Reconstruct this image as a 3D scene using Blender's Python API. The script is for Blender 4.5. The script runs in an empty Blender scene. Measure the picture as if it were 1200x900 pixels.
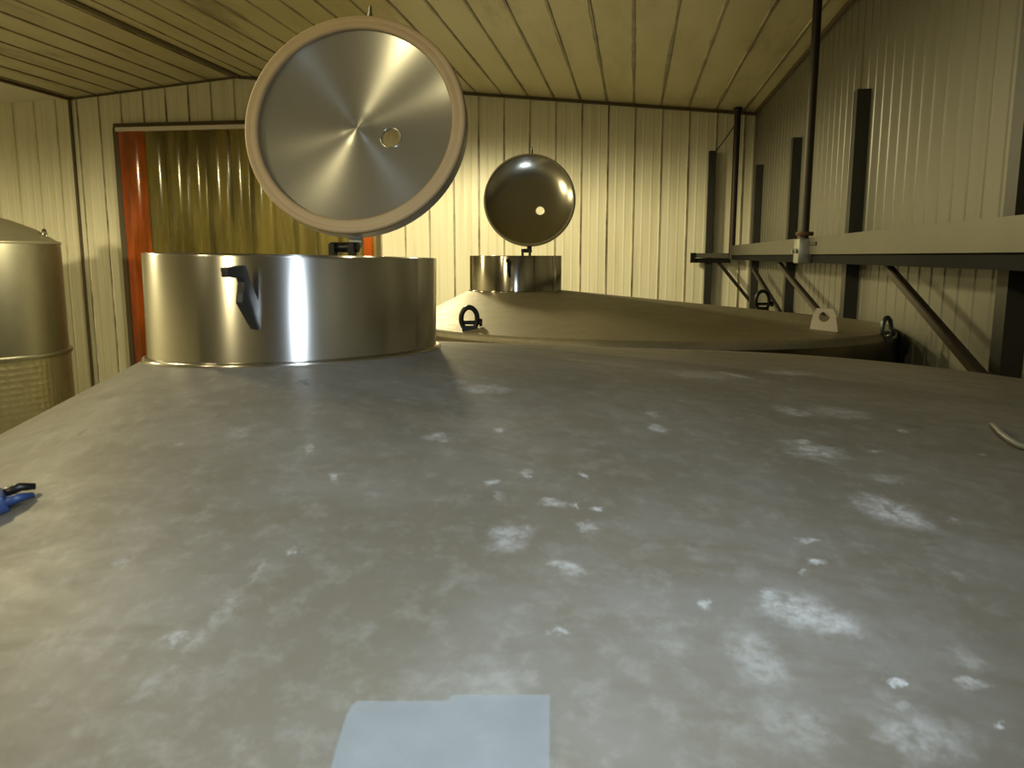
import bpy, bmesh, math, random
from mathutils import Vector, Matrix
from mathutils.bvhtree import BVHTree
random.seed(4)
PI = math.pi
SC = bpy.context.scene
COL = SC.collection
EYE = 2.9                                   # camera height above the floor

# ------------------------------------------------------------------ camera
FPX = 937.0
pitch = math.atan(150 / FPX)
yaw = math.atan((743 - 600) / math.hypot(FPX, 150))
Fv = Vector((-math.sin(yaw) * math.cos(pitch), math.cos(yaw) * math.cos(pitch), -math.sin(pitch)))
Rv = Vector((math.cos(yaw), math.sin(yaw), 0))
Uv = Rv.cross(Fv)
CAM = Vector((0, 0, EYE))
cd = bpy.data.cameras.new('camera')
cam = bpy.data.objects.new('camera', cd)
COL.objects.link(cam)
cd.sensor_width = 36.0
cd.lens = 36.0 * FPX / 1200.0
cd.clip_start = 0.02
cd.dof.use_dof = True; cd.dof.focus_distance = 3.2; cd.dof.aperture_fstop = 13
m3 = Matrix((Rv, Uv, -Fv)).transposed()
cam.matrix_world = Matrix.Translation(CAM) @ m3.to_4x4()
SC.camera = cam

def ray(u, v):
    return Fv + Rv * ((u - 600) / FPX) + Uv * ((450 - v) / FPX)
def onY(u, v, Y):
    r = ray(u, v); return CAM + r * (Y / r.y)
def onX(u, v, X):
    r = ray(u, v); return CAM + r * (X / r.x)

# ------------------------------------------------------------------ object helpers
def obj(name, bm, mat, parent=None, smooth=False, angle=None):
    me = bpy.data.meshes.new(name)
    bmesh.ops.recalc_face_normals(bm, faces=bm.faces)
    bm.to_mesh(me); bm.free()
    if smooth:
        for p in me.polygons: p.use_smooth = True
        if angle is not None:
            me.set_sharp_from_angle(angle=angle)
    if mat: me.materials.append(mat)
    o = bpy.data.objects.new(name, me)
    COL.objects.link(o)
    if parent: o.parent = parent
    return o
def tag(o, label=None, cat=None, group=None, kind=None):
    if label: o['label'] = label
    if cat: o['category'] = cat
    if group: o['group'] = group
    if kind: o['kind'] = kind
    return o
def thing(name, label, cat, loc=(0, 0, 0), group=None):
    o = bpy.data.objects.new(name, None)
    COL.objects.link(o); o.location = loc
    return tag(o, label, cat, group)
def struct(name, bm, mat, **k):
    return tag(obj(name, bm, mat, **k), kind='structure')

def add_box(bm, c, s, M=None):
    x, y, z = c; a, b, d = s[0] / 2, s[1] / 2, s[2] / 2
    vs = [Vector((x + i * a, y + j * b, z + k * d)) for i in (-1, 1) for j in (-1, 1) for k in (-1, 1)]
    if M: vs = [M @ v for v in vs]
    V = [bm.verts.new(v) for v in vs]
    for f in ((0, 1, 3, 2), (4, 6, 7, 5), (0, 4, 5, 1), (2, 3, 7, 6), (0, 2, 6, 4), (1, 5, 7, 3)):
        bm.faces.new([V[i] for i in f])
def bevel(bm, w, seg=2):
    bmesh.ops.bevel(bm, geom=list(bm.edges), offset=w, segments=seg, affect='EDGES', profile=0.5)
def bar(bm, p0, p1, w, h, up=Vector((0, 0, 1))):
    p0 = Vector(p0); p1 = Vector(p1); d = (p1 - p0); L = d.length; d.normalize()
    s = d.cross(up)
    if s.length < 1e-4: s = d.cross(Vector((1, 0, 0)))
    s.normalize(); t = s.cross(d)
    M = Matrix.Translation((p0 + p1) / 2) @ Matrix((s, t, d)).transposed().to_4x4()
    add_box(bm, (0, 0, 0), (w, h, L), M)
def tube(bm, pts, r, n=12, closed=False, caps=True):
    pts = [Vector(p) for p in pts]; N = len(pts); rings = []
    ref = None
    for i, p in enumerate(pts):
        if closed: d = pts[(i + 1) % N] - pts[i - 1]
        else: d = pts[min(i + 1, N - 1)] - pts[max(i - 1, 0)]
        d.normalize()
        if ref is None:
            ref = d.cross(Vector((0, 0, 1)))
            if ref.length < 1e-3: ref = d.cross(Vector((1, 0, 0)))
        ref = (ref - d * ref.dot(d)).normalized()
        b = d.cross(ref)
        rr = r[i] if isinstance(r, (list, tuple)) else r
        rings.append([bm.verts.new(p + ref * rr * math.cos(2 * PI * k / n) + b * rr * math.sin(2 * PI * k / n)) for k in range(n)])
    M = N if closed else N - 1
    for i in range(M):
        A, Bq = rings[i], rings[(i + 1) % N]
        for k in range(n):
            bm.faces.new((A[k], A[(k + 1) % n], Bq[(k + 1) % n], Bq[k]))
    if caps and not closed:
        bm.faces.new(list(reversed(rings[0]))); bm.faces.new(rings[-1])
def lathe(bm, prof, n=96, c=(0, 0, 0), closed=False):
    rings = []
    for r, z in prof:
        if r < 1e-6: rings.append([bm.verts.new((c[0], c[1], c[2] + z))])
        else: rings.append([bm.verts.new((c[0] + r * math.cos(2 * PI * k / n), c[1] + r * math.sin(2 * PI * k / n), c[2] + z)) for k in range(n)])
    seq = list(zip(rings[:-1], rings[1:]))
    if closed: seq.append((rings[-1], rings[0]))
    for A, B in seq:
        for k in range(n):
            k2 = (k + 1) % n
            if len(A) == 1 and len(B) == 1: continue
            if len(A) == 1: bm.faces.new((A[0], B[k2], B[k]))
            elif len(B) == 1: bm.faces.new((A[k], A[k2], B[0]))
            else: bm.faces.new((A[k], A[k2], B[k2], B[k]))
def prism(bm, poly, M, depth):
    A = [bm.verts.new(M @ Vector((x, y, -depth / 2))) for x, y in poly]
    B = [bm.verts.new(M @ Vector((x, y, depth / 2))) for x, y in poly]
    n = len(poly)
    bm.faces.new(A); bm.faces.new(list(reversed(B)))
    for i in range(n):
        bm.faces.new((A[i], A[(i + 1) % n], B[(i + 1) % n], B[i]))

# ------------------------------------------------------------------ material helpers
class NT:
    def __init__(self, name):
        self.m = bpy.data.materials.new(name); self.m.use_nodes = True
        self.t = self.m.node_tree
        self.b = self.t.nodes['Principled BSDF']
    def n(self, typ, **k):
        o = self.t.nodes.new(typ)
        for a, v in k.items(): setattr(o, a, v)
        return o
    def l(self, a, b): self.t.links.new(a, b)
    def math(self, op, a, b=None, c=None, clamp=False):
        o = self.n('ShaderNodeMath', operation=op, use_clamp=clamp)
        for i, x in enumerate((a, b, c)):
            if x is None: continue
            if isinstance(x, (int, float)): o.inputs[i].default_value = x
            else: self.l(x, o.inputs[i])
        return o.outputs[0]
    def mix(self, f, a, b, blend='MIX'):
        o = self.n('ShaderNodeMix', data_type='RGBA', blend_type=blend)
        for s, x in ((0, f), (6, a), (7, b)):
            if isinstance(x, (int, float)): o.inputs[s].default_value = x
            elif isinstance(x, tuple): o.inputs[s].default_value = (*x, 1)
            else: self.l(x, o.inputs[s])
        return o.outputs[2]
    def noise(self, vec, scale, detail=4, rough=.55, dist=0):
        o = self.n('ShaderNodeTexNoise')
        o.inputs['Scale'].default_value = scale; o.inputs['Detail'].default_value = detail
        o.inputs['Roughness'].default_value = rough; o.inputs['Distortion'].default_value = dist
        if vec is not None: self.l(vec, o.inputs['Vector'])
        return o
    def coord(self, which='Object', scale=None):
        o = self.n('ShaderNodeTexCoord').outputs[which]
        if scale:
            mp = self.n('ShaderNodeMapping'); mp.inputs['Scale'].default_value = scale
            self.l(o, mp.inputs['Vector']); o = mp.outputs[0]
        return o
    def rng(self, x, a, b, c=0., d=1., smooth=True):
        o = self.n('ShaderNodeMapRange', interpolation_type='SMOOTHSTEP' if smooth else 'LINEAR')
        self.l(x, o.inputs[0])
        for i, v in enumerate((a, b, c, d)): o.inputs[i + 1].default_value = v
        return o.outputs[0]
    def bump(self, h, s=.2, d=.01):
        o = self.n('ShaderNodeBump'); o.inputs['Strength'].default_value = s; o.inputs['Distance'].default_value = d
        self.l(h, o.inputs['Height']); self.l(o.outputs[0], self.b.inputs['Normal'])
    def set(self, **k):
        for a, v in k.items():
            i = self.b.inputs[a.replace('_', ' ')]
            if isinstance(v, (int, float)): i.default_value = v
            elif isinstance(v, tuple): i.default_value = (*v, 1)
            else: self.l(v, i)

def simple(name, col, rough=.5, metal=0., var=.12, scale=9.):
    t = NT(name)
    nz = t.noise(t.coord(), scale, 5)
    c = t.mix(nz.outputs[0], tuple(x * (1 - var) for x in col), tuple(min(1, x * (1 + var)) for x in col))
    t.set(Base_Color=c, Roughness=rough, Metallic=metal)
    return t.m

def brushed(name, col, rough, aniso, rot=0.0, axis='Z', streak=(2, 2, 260), mott=.12):
    t = NT(name)
    s = t.noise(t.coord('Object', streak), 1.0, 3)
    m = t.noise(t.coord(), 6, 4)
    c = t.mix(m.outputs[0], tuple(x * (1 - mott) for x in col), col)
    c = t.mix(t.math('MULTIPLY', s.outputs[0], .25), c, tuple(x * .8 for x in col))
    tg = t.n('ShaderNodeTangent', direction_type='RADIAL', axis=axis)
    t.set(Base_Color=c, Metallic=1.0, Roughness=rough, Anisotropic=aniso, Anisotropic_Rotation=rot, Tangent=tg.outputs[0])
    return t.m

# --- ribbed liner panels (walls and ceiling): the seams are dirty joints between sheets
def liner(name, col, axis, pitch, off, seam=(.10, .075, .035), width=.010, seam_var=(.45, 1.0), dirt=.35, dirtcol=(.36, .30, .14), streak=(9, 9, .5), rough=.38, grime=None):
    t = NT(name)
    co = t.coord()
    sep = t.n('ShaderNodeSeparateXYZ'); t.l(co, sep.inputs[0])
    x = sep.outputs[axis]
    fr = t.math('SUBTRACT', t.math('FRACT', t.math('ADD', t.math('DIVIDE', t.math('SUBTRACT', x, off), pitch), 100.5)), .5)
    dist = t.math('MULTIPLY', t.math('ABSOLUTE', fr), pitch)
    wv = t.noise(co, 1.6, 4)
    w2 = t.math('MULTIPLY', t.rng(wv.outputs[0], .3, .75, .55, 1.5), width)
    line = t.math('SUBTRACT', 1.0, t.rng(t.math('DIVIDE', dist, w2), .55, 1.15))
    n2 = t.noise(co, 2.3, 5, .65)
    line = t.math('MULTIPLY', line, t.rng(n2.outputs[0], .3, .7, *seam_var))
    st = t.noise(t.coord('Object', streak), 1.3, 5, .6)
    d = t.math('MULTIPLY', t.rng(st.outputs[0], .42, .75), dirt)
    c = t.mix(d, col, dirtcol)
    if grime:
        g = t.noise(t.coord('Object', grime[0]), 1.0, 6, .7)
        c = t.mix(t.math('MULTIPLY', t.rng(g.outputs[0], grime[2], grime[2] + .22), grime[3]), c, grime[1])
    c = t.mix(line, c, seam)
    t.set(Base_Color=c, Roughness=rough)
    return t.m

WALL_P, WALL_O = .2975, .276
M_wall = liner('cream_liner', (.82, .79, .62), 0, WALL_P, WALL_O, dirt=.30)
M_wall_l = liner('cream_liner_pale', (.78, .75, .58), 0, WALL_P, WALL_O, seam_var=(.05, .35), dirt=.25)
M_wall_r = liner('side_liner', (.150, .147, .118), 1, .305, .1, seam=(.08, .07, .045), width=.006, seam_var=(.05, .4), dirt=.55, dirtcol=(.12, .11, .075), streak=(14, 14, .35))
M_ceil = liner('ceiling_liner', (.58, .535, .33), 0, WALL_P, WALL_O - .02, width=.019, seam_var=(.6, 1.0), dirt=.5, dirtcol=(.36, .30, .12),
               streak=(2.2, .5, 1), grime=((1.6, .35, 1), (.13, .10, .045), .53, .7))
M_ceil_l = simple('ceiling_white', (.74, .71, .60), .5, 0, .06, 2)
M_trim = simple('dark_trim', (.10, .075, .04), .6)
M_floor = simple('concrete', (.30, .28, .25), .6, 0, .25, 3)
M_dark_steel = simple('dark_steel', (.045, .042, .036), .5, .6, .25, 14)
M_post = simple('post_steel', (.028, .028, .025), .5, .2, .3, 10)
M_ledger = simple('shaded_angle', (.007, .007, .007), .8, 0, .2, 8)  # dark steel taken to near-black: the shade under the rails is in the colour
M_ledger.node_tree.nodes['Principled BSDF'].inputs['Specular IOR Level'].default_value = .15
M_beam = simple('galvanised_beam', (.105, .102, .078), .42, .35, .22, 7)
M_rod = simple('rusty_rod', (.034, .026, .018), .5, .3, .3, 20)
M_clamp = simple('zinc', (.38, .39, .37), .4, .8, .3, 20)
M_rust = simple('rust', (.10, .055, .032), .7, .1, .4, 30)
M_gasket = simple('beige_gasket', (.60, .45, .26), .55, 0, .10, 12)
M_black = simple('black_iron', (.018, .016, .013), .35, .4, .2, 20)
M_lug = simple('pale_lug', (.55, .50, .38), .5, .3, .2, 20)
M_rail = simple('white_rail', (.75, .70, .62), .35, .2, .1, 8)
M_sheet = simple('pale_sheet', (.30, .325, .335), .4, 0., .22, 22)
M_sheet.node_tree.nodes['Principled BSDF'].inputs['Alpha'].default_value = .3
M_blue = simple('blue_plastic', (.025, .055, .16), .4, 0, .2, 30)
M_white = simple('white_plastic', (.8, .8, .78), .4, 0, .05, 30)
M_hose = simple('grey_hose', (.15, .15, .12), .5, 0, .2, 30)
M_neck = brushed('brushed_neck', (.60, .58, .54), .22, .7, rot=.25)
M_neck_far = brushed('brushed_neck_polished', (.46, .43, .36), .14, .5, rot=.25)
M_lid = brushed('spun_lid', (.64, .63, .585), .29, .88, rot=.25, streak=(60, 60, 60))
M_lid.node_tree.nodes['Principled BSDF'].inputs['Metallic'].default_value = .78
M_lid_far = brushed('polished_lid', (.52, .49, .40), .15, .0, streak=(20, 20, 20))
M_tank_l = brushed('brushed_tank', (.46, .455, .385), .36, .4, streak=(3, 3, 90), mott=.25)

M_dome = simple('dull_dome', (.42, .40, .30), .4, .45, .15, 6)
def dimple():
    t = NT('dimple_jacket')
    nz = t.noise(t.coord(), 7, 5)
    c = t.mix(nz.outputs[0], (.36, .33, .20), (.52, .49, .34))
    vo = t.n('ShaderNodeTexVoronoi'); vo.inputs['Scale'].default_value = 16; vo.inputs['Randomness'].default_value = .15
    t.l(t.coord(), vo.inputs['Vector'])
    t.bump(vo.outputs['Distance'], .35, .02)
    t.set(Base_Color=c, Metallic=.9, Roughness=.4)
    return t.m
M_dimple = dimple()

def strip_mat(name, col, alpha):
    t = NT(name)
    nz = t.noise(t.coord('Object', (3, 3, .5)), 2, 4)
    c = t.mix(t.rng(nz.outputs[0], .3, .7), tuple(x * .5 for x in col), tuple(x * 1.35 for x in col))
    t.set(Base_Color=c, Roughness=.13, Alpha=alpha)
    t.b.inputs['IOR'].default_value = 1.55
    t.b.inputs['Coat Weight'].default_value = .4; t.b.inputs['Coat Roughness'].default_value = .08
    return t.m
M_strip = strip_mat('olive_pvc', (.19, .16, .045), .78)
M_strip_o = strip_mat('orange_pvc', (.58, .125, .012), .93)

# ------------------------------------------------------------------ room
XW, YB, XL, YF = 1.285, 9.4, -11.0, -6.5
DX0, DX1, DZ = -6.29, -3.06, EYE + 1.555
def roof(x):
    if x >= -4.71: return EYE + 1.549 + (1.285 - x) * .0953
    if x >= -6.95: return EYE + 2.120 - (-4.71 - x) * .0853
    return EYE + 1.929 - (-6.95 - x) * .047

bm = bmesh.new(); add_box(bm, ((XL + XW) / 2, (YF + YB) / 2 + 1.2, -.05), (XW - XL, YB - YF + 2.4, .1))
struct('floor', bm, M_floor)

def rib_profile(a, b, pitch, off, minor=True):
    """stations along a sheet wall: (coordinate, outwards height)"""
    out = {}
    k0 = int(math.floor((a - off) / pitch)) - 1
    k1 = int(math.ceil((b - off) / pitch)) + 1
    st = []
    for k in range(k0, k1 + 1):
        s = off + k * pitch
        st += [(s - .017, 0), (s - .008, .012), (s + .006, .012), (s + .012, 0)]
        if minor:
            for q in (pitch / 3, 2 * pitch / 3):
                st += [(s + q - .014, 0), (s + q - .006, .0022), (s + q + .006, .0022), (s + q + .014, 0)]
    st = [p for p in st if a < p[0] < b]
    return [(a, 0)] + st + [(b, 0)]

def sheet_back(bm, a, b, z0, ztop, minor=True):
    prof = rib_profile(a, b, WALL_P, WALL_O, minor)
    prev = None
    for x, h in prof:
        zt = ztop(x) if callable(ztop) else ztop
        p = (bm.verts.new((x, YB - h, z0)), bm.verts.new((x, YB - h, zt)))
        if prev: bm.faces.new((prev[0], p[0], p[1], prev[1]))
        prev = p
bm = bmesh.new()
sheet_back(bm, -6.95, DX0, 0, roof)
sheet_back(bm, DX0, DX1, DZ, roof)
sheet_back(bm, DX1, XW, 0, roof)
struct('wall_back', bm, M_wall)
bm = bmesh.new(); sheet_back(bm, XL, -6.95, 0, roof)
struct('wall_back_left', bm, M_wall_l)

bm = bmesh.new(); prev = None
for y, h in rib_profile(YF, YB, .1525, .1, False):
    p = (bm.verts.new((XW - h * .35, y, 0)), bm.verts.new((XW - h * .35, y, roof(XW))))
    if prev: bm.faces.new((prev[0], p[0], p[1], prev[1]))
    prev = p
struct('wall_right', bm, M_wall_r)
bm = bmesh.new(); add_box(bm, (XL - .05, (YF + YB) / 2, 2.4), (.1, YB - YF, 4.8)); struct('wall_left', bm, M_wall_l)
bm = bmesh.new(); add_box(bm, ((XL + XW) / 2, YF - .05, 2.55), (XW - XL, .1, 5.1)); struct('wall_front', bm, simple('front_wall', (.16, .15, .12), .6, 0, .3, 1.5))

# ceiling sheets run the length of the room
def ceil_sheet(bm, a, b):
    prev = None
    st = rib_profile(a, b, WALL_P, WALL_O - .02, False)
    if a < -4.71 < b: st = sorted(st + [(-4.71, 0)])
    for x, h in st:
        z = roof(x) - h * .7
        p = (bm.verts.new((x, YF, z)), bm.verts.new((x, YB, z)))
        if prev: bm.faces.new((prev[0], p[0], p[1], prev[1]))
        prev = p
bm = bmesh.new(); ceil_sheet(bm, -6.95, XW); struct('ceiling', bm, M_ceil)
bm = bmesh.new()
v = [bm.verts.new(p) for p in ((XL, YF, roof(XL)), (-6.95, YF, roof(-6.951)), (-6.95, YB, roof(-6.951)), (XL, YB, roof(XL)))]
bm.faces.new(v); struct('ceiling_left', bm, M_ceil_l)

# trims: along the eaves and the wall joints
def trim(n, p0, p1, w, h, mat=M_trim):
    bm = bmesh.new(); bar(bm, p0, p1, w, h); struct('trim_%d' % n, bm, mat)
trim(1, (-4.71, YB - .012, roof(-4.71) - .02), (XW, YB - .012, roof(XW) - .02), .03, .028)
trim(2, (-6.95, YB - .012, roof(-6.95) - .015), (-4.71, YB - .012, roof(-4.71) - .015), .02, .018)
trim(3, (XW - .012, YF, roof(XW) - .02), (XW - .012, YB, roof(XW) - .02), .03, .03)
trim(4, (-6.95, YF, roof(-6.95) - .015), (-6.95, YB, roof(-6.95) - .015), .035, .03)
trim(5, (-6.95, YB - .014, 0), (-6.95, YB - .014, roof(-6.95)), .026, .028)
bm = bmesh.new(); bar(bm, (-4.71, YF, roof(-4.71) - .012), (-4.71, YB, roof(-4.71) - .012), .07, .02); struct('trim_6', bm, M_trim)

# door opening: frame, room beyond
bm = bmesh.new()
add_box(bm, (DX0 - .03, YB - .02, DZ / 2), (.09, .09, DZ))
add_box(bm, (DX1 + .03, YB - .005, DZ / 2), (.05, .05, DZ))
add_box(bm, ((DX0 + DX1) / 2, YB - .015, DZ + .025), (DX1 - DX0 + .15, .07, .05))
struct('door_1', bm, M_trim)
M_vest = simple('vestibule', (.40, .33, .12), .7, 0, .2, 2)
bm = bmesh.new()
for c, s in (((-4.7, 12.0, 2.6), (5.0, .1, 5.2)), ((-7.2, 10.75, 2.6), (.1, 2.6, 5.2)), ((-2.2, 10.75, 2.6), (.1, 2.6, 5.2)), ((-4.7, 10.75, 5.2), (5.1, 2.6, .1))):
    add_box(bm, c, s)
struct('wall_vestibule', bm, M_vest)

# strip curtain
cur = thing('strip_curtain', 'curtain of olive plastic strips with orange edge strips hanging in the back doorway', 'strip curtain', (DX0, YB - .06, 0))
bm = bmesh.new(); add_box(bm, ((DX1 - DX0) / 2, -.06, DZ - .035), (DX1 - DX0 - .02, .05, .05)); bevel(bm, .006)
tag(obj('rail', bm, M_rail, cur), 'white metal hanging rail')
nst = 11; W = DX1 - DX0; pitch_s = (W - .34 - .16) / (nst - 2) if nst > 2 else .3
xs = [(.02, .36, True)]
x = .33
while x < W - .20:
    xs.append((x, x + .325, False)); x += .272
xs.append((W - .165, W - .015, True))
for i, (a, b, orange) in enumerate(xs):
    bm = bmesh.new(); n = 12; prev = None
    b = min(b, W - .02)
    ph = random.uniform(-.25, .25); bow = random.uniform(.046, .058)
    for layer in (0,):
        for k in range(n + 1):
            t = k / n; xx = a + (b - a) * t
            yy = -.035 + (i % 2) * .03 - bow * (1 - (2 * t - 1) ** 2) + ph * .06 * (t - .5)
            p = (bm.verts.new((xx, yy, .02)), bm.verts.new((xx, yy * .9, 2.4)), bm.verts.new((xx, yy * .55 - .01, DZ - .06)))
            if prev:
                bm.faces.new((prev[0], p[0], p[1], prev[1])); bm.faces.new((prev[1], p[1], p[2], prev[2]))
            prev = p
    geo = bmesh.ops.solidify(bm, geom=list(bm.faces), thickness=.003)
    o = obj('strip', bm, M_strip_o if orange else M_strip, cur, smooth=True, angle=.7)
    if orange: tag(o, 'orange strip')

# ------------------------------------------------------------------ tank top material with its chalky stains
def tank_top_mat(name, stains, darks, warm):
    t = NT(name)
    co = t.coord()
    flat = t.n('ShaderNodeMapping'); flat.inputs['Scale'].default_value = (1, 1, 0); t.l(co, flat.inputs['Vector'])
    w = t.noise(co, 22, 7, .75)
    off = t.n('ShaderNodeVectorMath', operation='MULTIPLY_ADD')
    t.l(w.outputs['Color'], off.inputs[0]); off.inputs[1].default_value = (.07, .07, 0); off.inputs[2].default_value = (-.035, -.035, 0)
    P = t.n('ShaderNodeVectorMath', operation='ADD'); t.l(flat.outputs[0], P.inputs[0]); t.l(off.outputs[0], P.inputs[1])
    P = P.outputs[0]
    def masks(lst):
        acc = None
        for (x, y, ang, a, b, s) in lst:
            mp = t.n('ShaderNodeMapping', vector_type='TEXTURE')
            mp.inputs['Location'].default_value = (x, y, 0); mp.inputs['Rotation'].default_value = (0, 0, ang)
            mp.inputs['Scale'].default_value = (max(a, .004), max(b, .004), 1)
            t.l(P, mp.inputs['Vector'])
            ln = t.n('ShaderNodeVectorMath', operation='LENGTH'); t.l(mp.outputs[0], ln.inputs[0])
            q = t.rng(ln.outputs['Value'], 1.3, .35, 0, s)
            acc = q if acc is None else t.math('MAXIMUM', acc, q)
        return acc
    big = t.noise(co, 2.6, 6, .62, .4)
    fine = t.noise(co, 38, 5, .7)
    mid = t.noise(t.coord('Object', (1, 2.2, 1)), 7, 6, .65, .6)
    c = t.mix(t.rng(big.outputs[0], .2, .85), warm[0], warm[1])
    c = t.mix(t.math('MULTIPLY', t.rng(mid.outputs[0], .35, .72), .75), c, warm[2])
    c = t.mix(t.math('MULTIPLY', t.rng(fine.outputs[0], .45, .75), .22), c, (.40, .39, .36))
    rough = t.rng(mid.outputs[0], .3, .75, .48, .58)
    met = .22
    if stains:
        m = masks(stains)
        pw = t.noise(co, 70, 6, .75)
        pw2 = t.noise(co, 9, 3)
        m = t.math('MULTIPLY', m, t.rng(pw.outputs[0], .34, .66, .15, 1.0))
        # scattered chalk specks
        vo = t.n('ShaderNodeTexVoronoi'); vo.inputs['Scale'].default_value = 15; t.l(P, vo.inputs['Vector'])
        sp = t.math('MULTIPLY', t.rng(vo.outputs['Distance'], .13, .03), t.rng(t.noise(co, 4.5, 2).outputs[0], .52, .66))
        m = t.math('MAXIMUM', m, t.math('MULTIPLY', sp, .55))
        c = t.mix(m, c, (.50, .51, .51))
        d = masks(darks)
        c = t.mix(d, c, (.06, .05, .04))
        rough = t.math('ADD', rough, t.math('MULTIPLY', m, .25))
        metn = t.math('MULTIPLY', t.math('SUBTRACT', 1, m), met)
        t.set(Metallic=metn)
    else:
        t.set(Metallic=met)
    t.set(Base_Color=c, Roughness=rough)
    t.b.inputs['Specular IOR Level'].default_value = .3
    t.bump(mid.outputs[0], .03, .01)
    return t.m

# ------------------------------------------------------------------ the big tanks
def ring_pts(cx, cy, r, zf, n):
    return [Vector((cx + r * math.cos(2 * PI * k / n), cy + r * math.sin(2 * PI * k / n), zf(cx + r * math.cos(2 * PI * k / n), cy + r * math.sin(2 * PI * k / n)))) for k in range(n)]

def build_tank(root, C, nx, ny, r, R, ztop, zbase, mat_top, mats, ks=.035):
    """slant-coned tank: coordinates local to root (root at C on the floor); ztop/zbase are height functions of world x,y"""
    n = 160
    loc = lambda v: v - C
    top = ring_pts(nx, ny, r + .004, ztop, n)
    base = ring_pts(C.x, C.y, R, zbase, n)
    bm = bmesh.new(); rings = []
    S = 26
    for i in range(S + 1):
        s = i / S
        rings.append([bm.verts.new(loc(top[k].lerp(base[k], s))) for k in range(n)])
    # knuckle: roll over into the vertical side
    ctr = Vector((C.x, C.y, 0))
    for j in range(1, 7):
        a = j / 6 * PI / 2
        rings.append([bm.verts.new(loc(Vector((C.x + (base[k].x - C.x) * (1 + ks * math.sin(a) / R), C.y + (base[k].y - C.y) * (1 + ks * math.sin(a) / R), base[k].z - ks * 1.1 * (1 - math.cos(a)))))) for k in range(n)])
    for A, B in zip(rings[:-1], rings[1:]):
        for k in range(n): bm.faces.new((A[k], A[(k + 1) % n], B[(k + 1) % n], B[k]))
    last = [Vector(v.co) for v in rings[-1]]
    bmesh.ops.recalc_face_normals(bm, faces=bm.faces); bm.normal_update()
    bvh = BVHTree.FromBMesh(bm)
    o_top = obj('cone_top', bm, mat_top, root, smooth=True)
    bm = bmesh.new()
    A = [bm.verts.new(p) for p in last]; B = [bm.verts.new((p.x, p.y, .02)) for p in last]
    for k in range(n): bm.faces.new((A[k], A[(k + 1) % n], B[(k + 1) % n], B[k]))
    obj('shell', bm, mats['side'], root, smooth=True)
    return bvh

def hit(bvh, C, u, v):
    r = ray(u, v).normalized()
    p, nn, i, d = bvh.ray_cast(CAM - C, r)
    return p, nn

def build_neck(root, C, nx, ny, r, zb, zr, tilt, mat):
    """open-topped collar; its axis leans by tilt about y"""
    Mx = Matrix.Translation(Vector((nx, ny, zb)) - C) @ Matrix.Rotation(-tilt, 4, 'Y')
    H = zr - zb
    bm = bmesh.new()
    lathe(bm, [(r, -.05), (r, H - .003), (r - .001, H), (r - .004, H), (r - .005, H - .003), (r - .005, -.05)], 128, closed=True)
    nk = obj('manway_neck', bm, mat, root, smooth=True, angle=.6); nk.matrix_local = Mx
    return nk, H

def weld_ring(root, C, nx, ny, r, ztop, mat):
    bm = bmesh.new()
    pts = [p - C for p in ring_pts(nx, ny, r + .004, ztop, 96)]
    tube(bm, pts, .005, 8, closed=True)
    return obj('weld_bead', bm, mat, root, smooth=True)

def lid_frame(P, n):
    z = n.normalized(); x = Vector((0, 0, 1)).cross(z).normalized(); y = z.cross(x)
    return Matrix.Translation(P) @ Matrix((x, y, z)).transposed().to_4x4()

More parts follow.
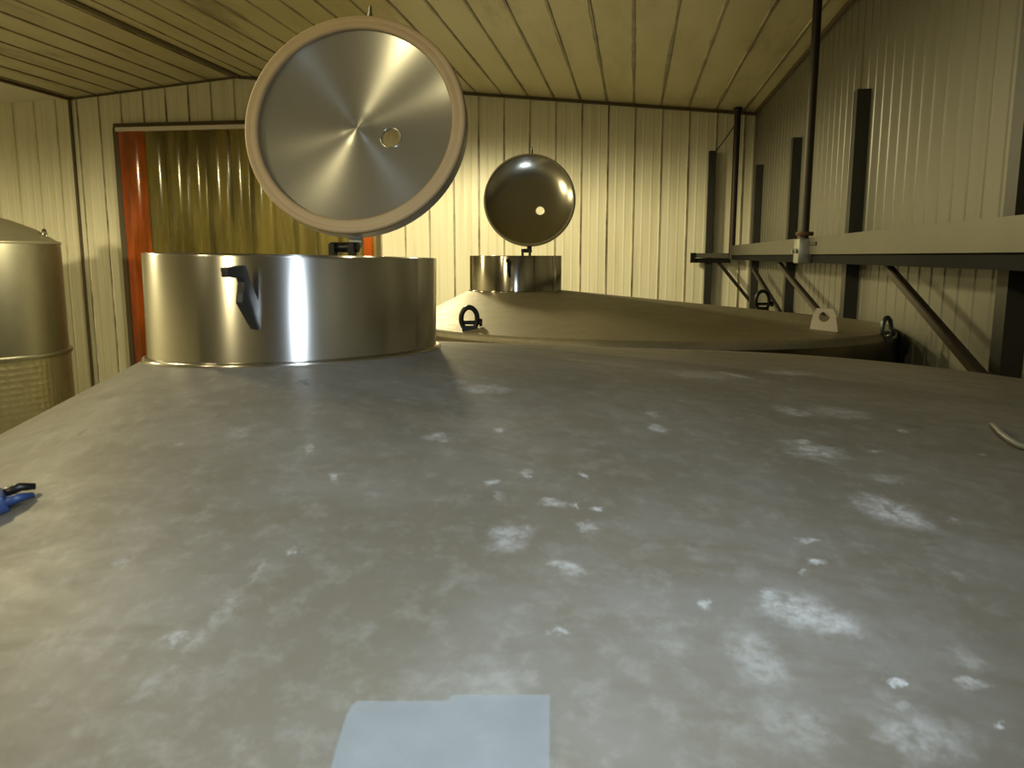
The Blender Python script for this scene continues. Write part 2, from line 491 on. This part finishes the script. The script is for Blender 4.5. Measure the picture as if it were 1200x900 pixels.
def build_lid(root, C, P, nrm, R, hole_uv, hole_r, mat, gasket_w, gasket_mat, dish=.018, boss=True):
    M = lid_frame(P, nrm); Mi = M.inverted()
    # where the vent hole sits on the disc
    d = ray(*hole_uv); nn = nrm.normalized()
    t = (P - CAM).dot(nn) / d.dot(nn)
    h = Mi @ (CAM + d * t)
    Ri = R - gasket_w
    prof = []
    if boss: prof += [(0, -dish + .0012), (.026, -dish + .0012), (.031, -dish + .0002)]
    else: prof += [(0, -dish)]
    N = 16
    for i in range(1, N + 1):
        rr = .034 + (Ri - .034) * i / N
        prof.append((rr, -dish * (1 - (rr / Ri) ** 3.2)))
    inner = [p for p in prof if p[0] <= Ri + 1e-6]
    prof = prof + [(Ri + .002, .004), (R - .004, .004), (R, 0), (R, -.030), (R - .003, -.034), (R - .010, -.034), (R - .012, -.030), (R - .012, -.010)]
    for rr, zz in reversed(inner):
        if rr < R - .014: prof.append((rr, min(zz, -.001) - .005))
    bm = bmesh.new(); lathe(bm, prof, 128)
    o = obj('lid', bm, mat, None, smooth=True, angle=.5)
    # drill the vent hole
    cb = bmesh.new(); lathe(cb, [(0, -.2), (hole_r, -.2), (hole_r, .2), (0, .2)], 40, c=(h.x, h.y, 0))
    cut = obj('cutter', cb, mat)
    md = o.modifiers.new('b', 'BOOLEAN'); md.operation = 'DIFFERENCE'; md.object = cut; md.solver = 'EXACT'
    bpy.context.view_layer.update()
    dg = bpy.context.evaluated_depsgraph_get()
    me = bpy.data.meshes.new_from_object(o.evaluated_get(dg))
    o.modifiers.clear(); old = o.data; o.data = me; me.name = 'lid'
    me.set_sharp_from_angle(angle=.5)
    bpy.data.objects.remove(cut); bpy.data.meshes.remove(old)
    o.parent = root; o.matrix_local = Matrix.Translation(-C) @ M
    # collar round the vent hole
    zc = -dish * (1 - (math.hypot(h.x, h.y) / Ri) ** 3.2)
    bm = bmesh.new()
    tube(bm, [(h.x + (hole_r + .002) * math.cos(2 * PI * k / 32), h.y + (hole_r + .002) * math.sin(2 * PI * k / 32), zc + .001) for k in range(32)], .002, 8, closed=True)
    obj('vent_collar', bm, mat, o, smooth=True)
    if gasket_mat:
        bm = bmesh.new()
        lathe(bm, [(Ri - .004, .003), (Ri - .003, .011), (Ri + .003, .014), (Ri + gasket_w * .45, .010), (Ri + gasket_w * .55, .010), (R - .005, .014), (R - .001, .010), (R + .001, .003), (R - .004, .001)], 128, closed=True)
        tag(obj('gasket', bm, gasket_mat, o, smooth=True), 'beige rubber sealing ring')
    # stud and wing of the clamp at the top edge
    bm = bmesh.new()
    tube(bm, [(0.012, R - .03, -.040), (.012, R + .03, -.040)], .006, 12)
    tube(bm, [(0.012, R + .03, -.040), (.012, R + .05, -.040)], [.0045, .003], 12)
    add_box(bm, (.012, R - .02, -.040), (.03, .03, .022))
    obj('clamp_stud', bm, M_clamp if boss else M_dark_steel, o, smooth=True, angle=.6)
    # hinge arm under the bottom edge, down to the neck
    return o, M

# ---- near tank
Cn = Vector((0.0, 1.37, 0))
NNX, NNY, NR = -.60, 1.37, .25
near = thing('wine_tank', 'large stainless tank with chalky stained top filling the foreground, round lid raised', 'tank', Cn)
ztop_n = lambda x, y: EYE - .170 + .030 * (x - NNX) - .020 * (y - NNY)
zbase_n = lambda x, y: EYE - .350 + .015 * (x - NNX) + .040 * (y - NNY)
side_m = simple('tank_side', (.16, .14, .10), .28, 1.0, .2, 5)
bvh_n = build_tank(near, Cn, NNX, NNY, NR, 1.2, ztop_n, zbase_n, None, {'side': side_m})

def stain(u, v, a, b, s):
    p, _ = hit(bvh_n, Cn, u, v)
    pa, _ = hit(bvh_n, Cn, u + a, v); pb, _ = hit(bvh_n, Cn, u, v - b)
    if p is None or pa is None or pb is None: return None
    A = (pa - p); A.z = 0; Bq = (pb - p); Bq.z = 0
    ang = math.atan2(A.y, A.x)
    perp = Vector((-math.sin(ang), math.cos(ang), 0))
    return (p.x, p.y, ang, A.length, abs(Bq.dot(perp)), s)
SL = [(1048, 600, 34, 19, .75), (1075, 606, 14, 14, .6), (1015, 590, 14, 8, .5), (930, 712, 48, 24, .72), (972, 732, 36, 18, .7), (905, 700, 22, 12, .6),
      (960, 531, 34, 11, .6), (935, 519, 26, 5, .55), (895, 775, 34, 34, .33), (870, 760, 20, 22, .3), (1085, 865, 55, 34, .42), (1060, 835, 30, 22, .35), (1130, 770, 22, 18, .35), (1145, 802, 16, 6, .7),
      (930, 850, 60, 34, .22), (598, 629, 30, 14, .45), (664, 668, 18, 9, .5), (572, 456, 34, 5, .55), (538, 448, 12, 3, .4), (822, 439, 36, 6, .35), (858, 439, 13, 4, .65), (920, 437, 30, 3, .45), (772, 502, 13, 5, .6), (767, 485, 8, 4, .5),
      (648, 590, 15, 6, .6), (674, 591, 6, 4, .8), (700, 597, 6, 4, .85), (960, 660, 13, 5, .8), (948, 632, 16, 4, .65), (944, 670, 5, 4, .8), (1057, 795, 9, 6, .95), (985, 484, 34, 7, .35), (928, 482, 20, 6, .45),
      (515, 513, 18, 4, .45), (583, 504, 9, 3, .6), (617, 555, 9, 4, .75), (577, 565, 8, 4, .6), (681, 556, 6, 3, .7), (355, 526, 9, 5, .6), (395, 561, 7, 5, .65), (345, 646, 9, 4, .6), (278, 505, 16, 7, .3), (200, 748, 12, 5, .4),
      (145, 656, 14, 5, .4), (690, 616, 12, 6, .45), (1172, 860, 8, 5, .8), (1120, 675, 7, 4, .5), (1112, 607, 5, 3, .7), (1060, 505, 8, 3, .7), (1040, 560, 22, 6, .3), (780, 745, 30, 20, .12), (560, 800, 70, 40, .12), (300, 670, 8, 20, .18), (265, 715, 9, 22, .2), (228, 750, 10, 20, .2), (180, 800, 14, 26, .18)]
DL = [(357, 450, 7, 3, .8), (262, 488, 6, 3, .35), (94, 509, 4, 2, .6), (1085, 636, 8, 3, .25), (1070, 500, 10, 3, .3), (812, 640, 6, 3, .2)]
M_top = tank_top_mat('stained_tank_top', [s for s in (stain(*q) for q in SL) if s], [s for s in (stain(*q) for q in DL) if s],
                     ((.135, .118, .085), (.235, .226, .203), (.150, .130, .094)))
near.children[0].data.materials.append(M_top)
nk, Hn = build_neck(near, Cn, NNX, NNY, NR, EYE - .170, EYE + .001, -.020, M_neck)
wb = weld_ring(near, Cn, NNX, NNY, NR, ztop_n, M_neck)

def keeper(root, C, bx, by, mat):
    """hooked keeper plate for the lid clamp, standing on the front of the neck"""
    bm = bmesh.new()
    poly = [(.088, -.016), (.034, -.013), (.028, -.020), (.024, -.036), (.0, -.064), (-.006, -.108), (.008, -.108), (.050, -.066), (.046, -.052), (.038, -.038), (.042, -.030), (.085, -.029)]
    M = Matrix.Translation(Vector((bx, by, EYE)) - C) @ Matrix(((0, 0, 1), (-1, 0, 0), (0, 1, 0))).to_4x4()
    prism(bm, poly, M, .011)
    bmesh.ops.bevel(bm, geom=list(bm.edges), offset=.0015, segments=2, affect='EDGES', profile=.5)
    return obj('clamp_keeper', bm, mat, root, smooth=True, angle=.6)
keeper(near, Cn, -.556, NNY - math.sqrt(NR ** 2 - .044 ** 2), M_dark_steel)

Yl = NNY + NR + .115
Pl = onY(416, 146, Yl)
cdir = (CAM - Pl).normalized()
upl = (Uv * .83 - Rv * .56); upl = (upl - cdir * upl.dot(cdir)).normalized()
ang = math.radians(28)
nl = cdir * math.cos(ang) + upl * math.sin(ang)
Rl = 131.5 / FPX * (Pl - CAM).dot(Fv)
lid, Ml = build_lid(near, Cn, Pl, nl, Rl, (456, 158), .0205, M_lid, .026, M_gasket)
def hinge(root, C, lid, M, R, hx, hy, hz, s=1.0, mat=M_black, mat2=M_clamp):
    """hinge knuckle on the back of the neck and the arm that carries the lid"""
    b = M @ Vector((0, -R * .55, -.045)); e = M @ Vector((0, -R - .012, -.042))
    p = Vector((hx, hy, hz))
    bm = bmesh.new()
    bar(bm, b - C, e - C, .028 * s, .010); bar(bm, e - C, p - C, .026 * s, .012)
    arm = obj('hinge_arm', bm, mat2, root)
    bm = bmesh.new()
    tube(bm, [p - C + Vector((-.030 * s, 0, 0)), p - C + Vector((.030 * s, 0, 0))], .011 * s, 16)
    for q in (-.021, .021):
        add_box(bm, p - C + Vector((q * s, -.012, -.030)), (.012 * s, .022, .075))
    obj('hinge_bracket', bm, mat, root, smooth=True, angle=.6)
hinge(near, Cn, lid, Ml, Rl, -.605, NNY + NR + .022, EYE + .018)

# small things on the near tank's top
def surf(u, v, lift=0.0):
    p, n = hit(bvh_n, Cn, u, v)
    if n.z < 0: n = -n
    return p + Cn + n * lift, n
# pale sheet lying at the front
def lerp_tab(tab, v):
    for (v0, x0), (v1, x1) in zip(tab[:-1], tab[1:]):
        if v <= v1: return x0 + (x1 - x0) * max(0, (v - v0) / (v1 - v0))
    return tab[-1][1]
LT = [(0, 420), (.02, 415), (.06, 409), (.12, 405), (.35, 394), (1, 368)]
bm = bmesh.new(); NX, NY2 = 24, 14; up = []; dn = []
for j in range(NY2 + 1):
    tv = (j / NY2) ** 1.6; ru = []; rd = []
    for i in range(NX + 1):
        xl = lerp_tab(LT, tv); u = xl + (644 - xl) * i / NX
        vtop = 826 if u < 530 else 819
        p, n = surf(u, vtop + (985 - vtop) * tv)
        ru.append(bm.verts.new(p + n * .0035)); rd.append(bm.verts.new(p + n * .0012))
    up.append(ru); dn.append(rd)
for j in range(NY2):
    for i in range(NX):
        bm.faces.new((up[j][i], up[j][i + 1], up[j + 1][i + 1], up[j + 1][i])); bm.faces.new((dn[j][i], dn[j + 1][i], dn[j + 1][i + 1], dn[j][i + 1]))
    for i in (0, NX): bm.faces.new((up[j][i], up[j + 1][i], dn[j + 1][i], dn[j][i]))
for j in (0, NY2):
    for i in range(NX): bm.faces.new((up[j][i], dn[j][i], dn[j][i + 1], up[j][i + 1]))
sh = obj('plastic_sheet', bm, M_sheet); tag(sh, 'pale bluish flat sheet lying on the tank top at the bottom of the picture', 'sheet')
# grey hose end at the right
bm = bmesh.new()
tube(bm, [surf(u, v, .006)[0] for u, v in ((1160, 500), (1166, 505), (1172, 512), (1181, 519), (1192, 526), (1206, 531), (1225, 534), (1250, 534))], [.002] + [.0042] * 7, 10)
tag(obj('hose', bm, M_hose, smooth=True), 'thin grey hose lying on the tank top at the right edge of the picture', 'hose')
# blue clip at the left
p, n = surf(-4, 600, .001)
cl = thing('plastic_clip', 'small blue plastic clip lying on the tank top at the left edge', 'clip', p)
q1, _ = surf(20, 590); dirv = (q1 - p).normalized(); sd = n.cross(dirv)
Mc = Matrix((dirv, sd, n)).transposed().to_4x4()
bm = bmesh.new(); add_box(bm, (-.01, 0, .010), (.05, .034, .020), Mc); bevel(bm, .004); obj('body', bm, M_blue, cl, smooth=True, angle=.6)
bm = bmesh.new(); tube(bm, [Mc @ Vector(v) for v in ((.012, .011, .012), (.03, .012, .013), (.044, .010, .008))], [.006, .005, .0035], 10); obj('prong', bm, M_black, cl, smooth=True)
bm = bmesh.new(); tube(bm, [Mc @ Vector(v) for v in ((.012, -.011, .010), (.028, -.010, .009), (.040, -.006, .005))], [.006, .005, .003], 10); obj('prong', bm, M_blue, cl, smooth=True)
bm = bmesh.new(); tube(bm, [Mc @ Vector(v) for v in ((-.004, -.018, .011), (-.004, -.022, .011))], [.007, .006], 12); tag(obj('cap', bm, M_white, cl, smooth=True, angle=.6), 'white cap')

# ---- far tank
Cf = Vector((.04, 4.35, 0))
FNX, FNY = -.635, 4.35
far = thing('wine_tank', 'second stainless tank with raised mirror-polished lid, standing behind the near one', 'tank', Cf)
ztop_f = lambda x, y: EYE - .185
zbase_f = lambda x, y: EYE - .333 - .005 * (x - FNX) - .011 * (y - FNY)
M_top_f = tank_top_mat('far_tank_top', None, None, ((.20, .175, .11), (.27, .235, .155), (.23, .205, .13)))
bvh_f = build_tank(far, Cf, FNX, FNY, .25, 1.22, ztop_f, zbase_f, M_top_f, {'side': side_m}, .03)
nf, Hf = build_neck(far, Cf, FNX, FNY, .25, EYE - .185, EYE + .002, 0, M_neck_far)
weld_ring(far, Cf, FNX, FNY, .25, ztop_f, M_neck_far)
keeper(far, Cf, -.630, FNY - .25, M_black)
Yf = FNY + .25 + .10
Pf = onY(620.5, 234.5, Yf)
cf = (CAM - Pf).normalized()
upf = (Uv * .95 - Rv * .1); upf = (upf - cf * upf.dot(cf)).normalized()
a2 = math.radians(11); nfv = cf * math.cos(a2) + upf * math.sin(a2)
Rf = 53.8 / FPX * (Pf - CAM).dot(Fv)
lidf, Mf = build_lid(far, Cf, Pf, nfv, Rf, (633, 246), .024, M_lid_far, .014, None, dish=.028, boss=False)
bm = bmesh.new(); lathe(bm, [(Rf - .015, .003), (Rf - .014, .010), (Rf - .007, .013), (Rf - .001, .010), (Rf + .001, .002)], 128, closed=True)
tag(obj('gasket', bm, simple('dark_gasket', (.22, .20, .12), .5), lidf, smooth=True), 'dull dark sealing ring')
hinge(far, Cf, lidf, Mf, Rf, -.612, FNY + .272, EYE + .030, 1.0, M_black, M_dark_steel)

def ring_eye(root, C, bvh, u, v, w, h, r, mat, turn=0., lean=0.):
    """oval lifting eye welded to the tank top, base at pixel (u,v) of the cone"""
    p, n = hit(bvh, C, u, v)
    if p is None: return
    M = Matrix.Translation(p) @ Matrix.Rotation(turn, 4, 'Z') @ Matrix.Rotation(lean, 4, 'X')
    bm = bmesh.new()
    pts = [M @ Vector((w / 2 * math.cos(t), 0, h / 2 * .92 + h / 2 * math.sin(t))) for t in [2 * PI * k / 28 for k in range(28)]]
    tube(bm, pts, r, 10, closed=True)
    add_box(bm, (0, 0, .004), (w * .9, .03, .024), M)
    tube(bm, [M @ Vector((-w * .35, 0, h * .30)), M @ Vector((w * .75, 0, h * .30))], r * .8, 10)
    tube(bm, [M @ Vector((w * .62, 0, h * .30)), M @ Vector((w * .80, 0, h * .30))], r * 1.6, 10)
    return obj('lifting_eye', bm, mat, root, smooth=True, angle=.7)
ring_eye(far, Cf, bvh_f, 550, 386, .070, .100, .011, M_black, .25)
ring_eye(far, Cf, bvh_f, 893, 363, .075, .11, .010, M_black, .2)
ring_eye(far, Cf, bvh_f, 1038, 398, .05, .10, .010, simple('worn_iron', (.08, .085, .085), .3, .8, .4, 30), .5)
# pale lug plate with a hole
p, n = hit(bvh_f, Cf, 965, 387)
bm = bmesh.new()
Ml2 = Matrix.Translation(p + Vector((0, 0, -.004))) @ Matrix.Rotation(-.25, 4, 'Z') @ Matrix(((1, 0, 0), (0, 0, -1), (0, 1, 0))).to_4x4()
no = 24; hr = .022; hc = (0, .062)
outer = []; inner = []
quad = [(.058, 0), (.046, .07), (.034, .098), (-.034, .098), (-.046, .07), (-.058, 0)]
def on_quad(a):
    d = Vector((math.cos(a), math.sin(a))); best = None
    for i in range(len(quad)):
        a0 = Vector(quad[i]) - Vector(hc); b0 = Vector(quad[(i + 1) % len(quad)]) - Vector(hc)
        e = b0 - a0; den = d.x * e.y - d.y * e.x
        if abs(den) < 1e-9: continue
        t = (a0.x * e.y - a0.y * e.x) / den; s = (a0.x * d.y - a0.y * d.x) / den
        if t > 0 and -1e-6 <= s <= 1 + 1e-6 and (best is None or t < best): best = t
    return (hc[0] + d.x * best, hc[1] + d.y * best)
angs = sorted([2 * PI * k / no for k in range(no)] + [math.atan2(y - hc[1], x - hc[0]) % (2 * PI) for x, y in quad])
loops = []
for zz in (-.008, .008):
    loops.append(([bm.verts.new(Ml2 @ Vector((*on_quad(a), zz))) for a in angs], [bm.verts.new(Ml2 @ Vector((hc[0] + hr * math.cos(a), hc[1] + hr * math.sin(a), zz))) for a in angs]))
L = len(angs)
for k in range(L):
    k2 = (k + 1) % L
    (o0, i0), (o1, i1) = loops
    bm.faces.new((o0[k], o0[k2], i0[k2], i0[k])); bm.faces.new((o1[k2], o1[k], i1[k], i1[k2]))
    bm.faces.new((o0[k2], o0[k], o1[k], o1[k2])); bm.faces.new((i0[k], i0[k2], i1[k2], i1[k]))
tag(obj('lifting_lug', bm, M_lug, far), 'pale trapezoid lug plate with a round hole')

# ---- small tank by the left wall
Cl = Vector((-6.92, 7.5, 0))
lt = thing('wine_tank', 'smaller upright tank with a hooped dimpled jacket at the left edge by the wall', 'tank', Cl)
RL = .90; zt = EYE + .145
bm = bmesh.new(); lathe(bm, [(RL, 1.2), (RL, zt - .03), (RL - .004, zt), (RL - .03, zt + .004)], 96); obj('shell', bm, M_tank_l, lt, smooth=True, angle=.8)
bm = bmesh.new(); lathe(bm, [(RL + .006, zt - .022), (RL + .010, zt - .008), (RL + .004, zt + .004), (RL - .03, zt + .012), (RL * .75, zt + .14), (RL * .5, zt + .23), (RL * .22, zt + .30), (.12, zt + .32), (.12, zt + .42), (.0, zt + .42)], 96); obj('domed_top', bm, M_dome, lt, smooth=True, angle=.8)
zr = EYE - 1.02
bm = bmesh.new(); lathe(bm, [(RL - .02, zr - .02), (RL + .030, zr - .02), (RL + .036, zr), (RL + .030, zr + .02), (RL - .02, zr + .03)], 96, closed=True); obj('hoop', bm, M_tank_l, lt, smooth=True, angle=.8)
bm = bmesh.new(); lathe(bm, [(RL + .012, .02), (RL + .012, zr - .01)], 96); obj('jacket', bm, M_dimple, lt, smooth=True)
bm = bmesh.new(); tube(bm, [(.80 + .0 * k, -.02 + .05 * math.cos(2 * PI * k / 24), zt + .075 + .055 * math.sin(2 * PI * k / 24)) for k in range(24)], .012, 8, closed=True)
lg = obj('lifting_eye', bm, M_tank_l, lt, smooth=True); lg.rotation_euler.z = math.radians(20)
bm = bmesh.new(); add_box(bm, (.48, -.79, EYE - .66), (.10, .06, .05), Matrix.Rotation(-.12, 4, 'Z')); bevel(bm, .015, 3); obj('nameplate', bm, M_tank_l, lt)

# ------------------------------------------------------------------ steel rack along the right wall
XB = 1.05
rack = thing('wall_rack', 'long galvanised rail on dark uprights and braces along the right wall', 'rack', (XW, 5.0, 0))
O = Vector((XW, 5.0, 0))
def part(name, build, mat, **k):
    bm = bmesh.new(); build(bm)
    for v in bm.verts: v.co -= O
    return obj(name, bm, mat, rack, **k)
# rail: a channel, its web facing the room
def rail(bm):
    zc, H = EYE + .061, .102
    add_box(bm, (XB + .003, 5.05, zc), (.006, 8.3, H))
    add_box(bm, (XB + .026, 5.05, zc + H / 2 - .003), (.046, 8.3, .006))
    add_box(bm, (XB + .026, 5.05, zc - H / 2 + .003), (.046, 8.3, .006))
part('rail', rail, M_beam)
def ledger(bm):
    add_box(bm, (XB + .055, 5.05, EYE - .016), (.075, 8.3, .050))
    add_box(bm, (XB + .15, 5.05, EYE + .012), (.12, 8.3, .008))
tag(part('ledger', ledger, M_ledger), 'dark steel angle under the rail, shade in its colour')
def ret(bm):
    add_box(bm, (.845, 9.235, EYE + .005), (.41, .012, .05)); add_box(bm, (.845, 9.27, EYE + .028), (.41, .07, .006))
part('return_rail', ret, M_beam)
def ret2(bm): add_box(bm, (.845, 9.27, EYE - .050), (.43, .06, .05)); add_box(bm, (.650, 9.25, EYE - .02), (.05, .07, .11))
tag(part('return_ledger', ret2, M_ledger), 'dark steel angle under the short rail, shade in its colour')
for y in (2.89, 4.94, 6.80, 8.72):
    def post(bm):
        zt = EYE + .92
        for dx in (0,): 
            add_box(bm, (1.218, y, zt / 2), (.012, .085, zt)); add_box(bm, (1.25, y - .039, zt / 2), (.07, .008, zt)); add_box(bm, (1.25, y + .039, zt / 2), (.07, .008, zt))
    part('post', post, M_post)
def bpost(bm): add_box(bm, (.825, 9.33, (EYE + 1.14) / 2), (.07, .10, EYE + 1.14))
part('post', bpost, M_post)
def brace_from(a, b, X=None, Y=None):
    def f(bm):
        p, q = (onX(*a, X), onX(*b, X)) if X else (onY(*a, Y), onY(*b, Y))
        d = (q - p) * .22
        bar(bm, p, q + d, .030, .010, Vector((1, 0, 0)))
        bar(bm, p + Vector((.012, 0, .014)), q + d + Vector((.012, 0, .014)), .010, .026, Vector((1, 0, 0)))
    o = part('brace', f, M_rod)
brace_from((1036, 312), (1140, 434), X=1.13)
brace_from((912, 310), (957, 365), X=1.13)
brace_from((882, 316), (906, 356), X=1.13)
brace_from((840, 307), (874, 349), Y=9.27)
for (px, py) in ((1.035, 5.22), (1.063, 9.18)):
    zt = roof(px) - .005
    def rod(bm): tube(bm, [(px, py, EYE - .03), (px, py, zt)], .026 if py < 6 else .034, 14)
    r = part('hanger_rod', rod, M_rod, smooth=True, angle=.6)
    def clamp(bm):
        add_box(bm, (px - .004, py, EYE + .03), (.085, .15, .15)); bevel(bm, .010)
        tube(bm, [(px - .03, py - .055, EYE + .03), (px - .06, py - .055, EYE + .03)], .014, 8)
        tube(bm, [(px - .03, py + .055, EYE + .03), (px - .06, py + .055, EYE + .03)], .014, 8)
    if py < 6:
        c = part('clamp', clamp, M_clamp, smooth=True, angle=.6); c.parent = r
        def coll(bm): lathe(bm, [(.0, -.012), (.05, -.012), (.055, 0), (.05, .012), (0, .012)], 20, c=(px, py, EYE + .135))
        c = part('collar', coll, M_rust, smooth=True, angle=.6); c.parent = r
    def knob(bm): lathe(bm, [(0, -.05), (.034, -.045), (.05, -.015), (.045, .0)], 20, c=(px, py, zt))
    c = part('ceiling_knob', knob, M_dark_steel, smooth=True); c.parent = r
def wire(bm): tube(bm, [onY(866, 140, 9.24), onY(852, 160, 9.27), onY(837, 180, 9.30)], .006, 8)
part('tie_wire', wire, M_rod)
def mark(bm): add_box(bm, (XB - .004, 5.02, EYE + .072), (.006, .16, .022)); bevel(bm, .002)
tag(part('name_tag', mark, M_dark_steel), 'small dark brown tag on the rail')

# ------------------------------------------------------------------ light: a row of yellow bay lamps, weaker ones behind, the camera's flash
def area(name, loc, w, h, power, col, aim=None, spread=None):
    l = bpy.data.lights.new(name, 'AREA'); l.shape = 'RECTANGLE'; l.size = w; l.size_y = h
    l.energy = power; l.color = col
    if spread: l.spread = spread
    o = bpy.data.objects.new(name, l); COL.objects.link(o); o.location = loc
    if aim:
        o.rotation_euler = (Vector(aim) - Vector(loc)).to_track_quat('-Z', 'Y').to_euler()
    return o
YEL = (1.0, .86, .47)
def bay(loc, power, col=YEL, r=.13):
    l = bpy.data.lights.new('bay_lamp', 'SPOT'); l.energy = power; l.color = col; l.shadow_soft_size = r
    l.spot_size = PI; l.spot_blend = .25
    o = bpy.data.objects.new('bay_lamp', l); COL.objects.link(o); o.location = loc
bay((-3.2, 2.3, EYE + 1.80), 85)
bay((-3.2, -.8, EYE + 1.80), 28)
bay((-7.7, 3.3, EYE + 1.62), 340)
bay((-3.2, -3.9, EYE + 1.80), 200)
bay((-2.25, 6.6, EYE + 1.30), 235, r=.22)
area('vestibule_lamp', (-4.4, 10.9, EYE + 2.0), .5, .5, 40, (1, .85, .4))
area('cool_fill_light', (.28, -.65, EYE + 1.50), .22, .22, 18, (.72, .86, 1.0), spread=2.1)  # unseen cool fill, added overhead to brighten the foreground tank top
fl = bpy.data.lights.new('camera_flash', 'SPOT'); fl.energy = 24; fl.color = (.70, .85, 1.0); fl.shadow_soft_size = .03; fl.spot_size = 1.45; fl.spot_blend = 1.0
fo = bpy.data.objects.new('camera_flash', fl); COL.objects.link(fo); fo.location = CAM + Uv * .05 + Rv * .03 - Fv * .02
fo.rotation_euler = ray(500, 640).to_track_quat('-Z', 'Y').to_euler()

w = bpy.data.worlds.new('world'); SC.world = w; w.use_nodes = True
w.node_tree.nodes['Background'].inputs[0].default_value = (.05, .045, .03, 1)
SC.view_settings.view_transform = 'Standard'; SC.view_settings.look = 'None'
SC.view_settings.gamma = 1; SC.view_settings.use_curve_mapping = False
SC.view_settings.exposure = 0.6
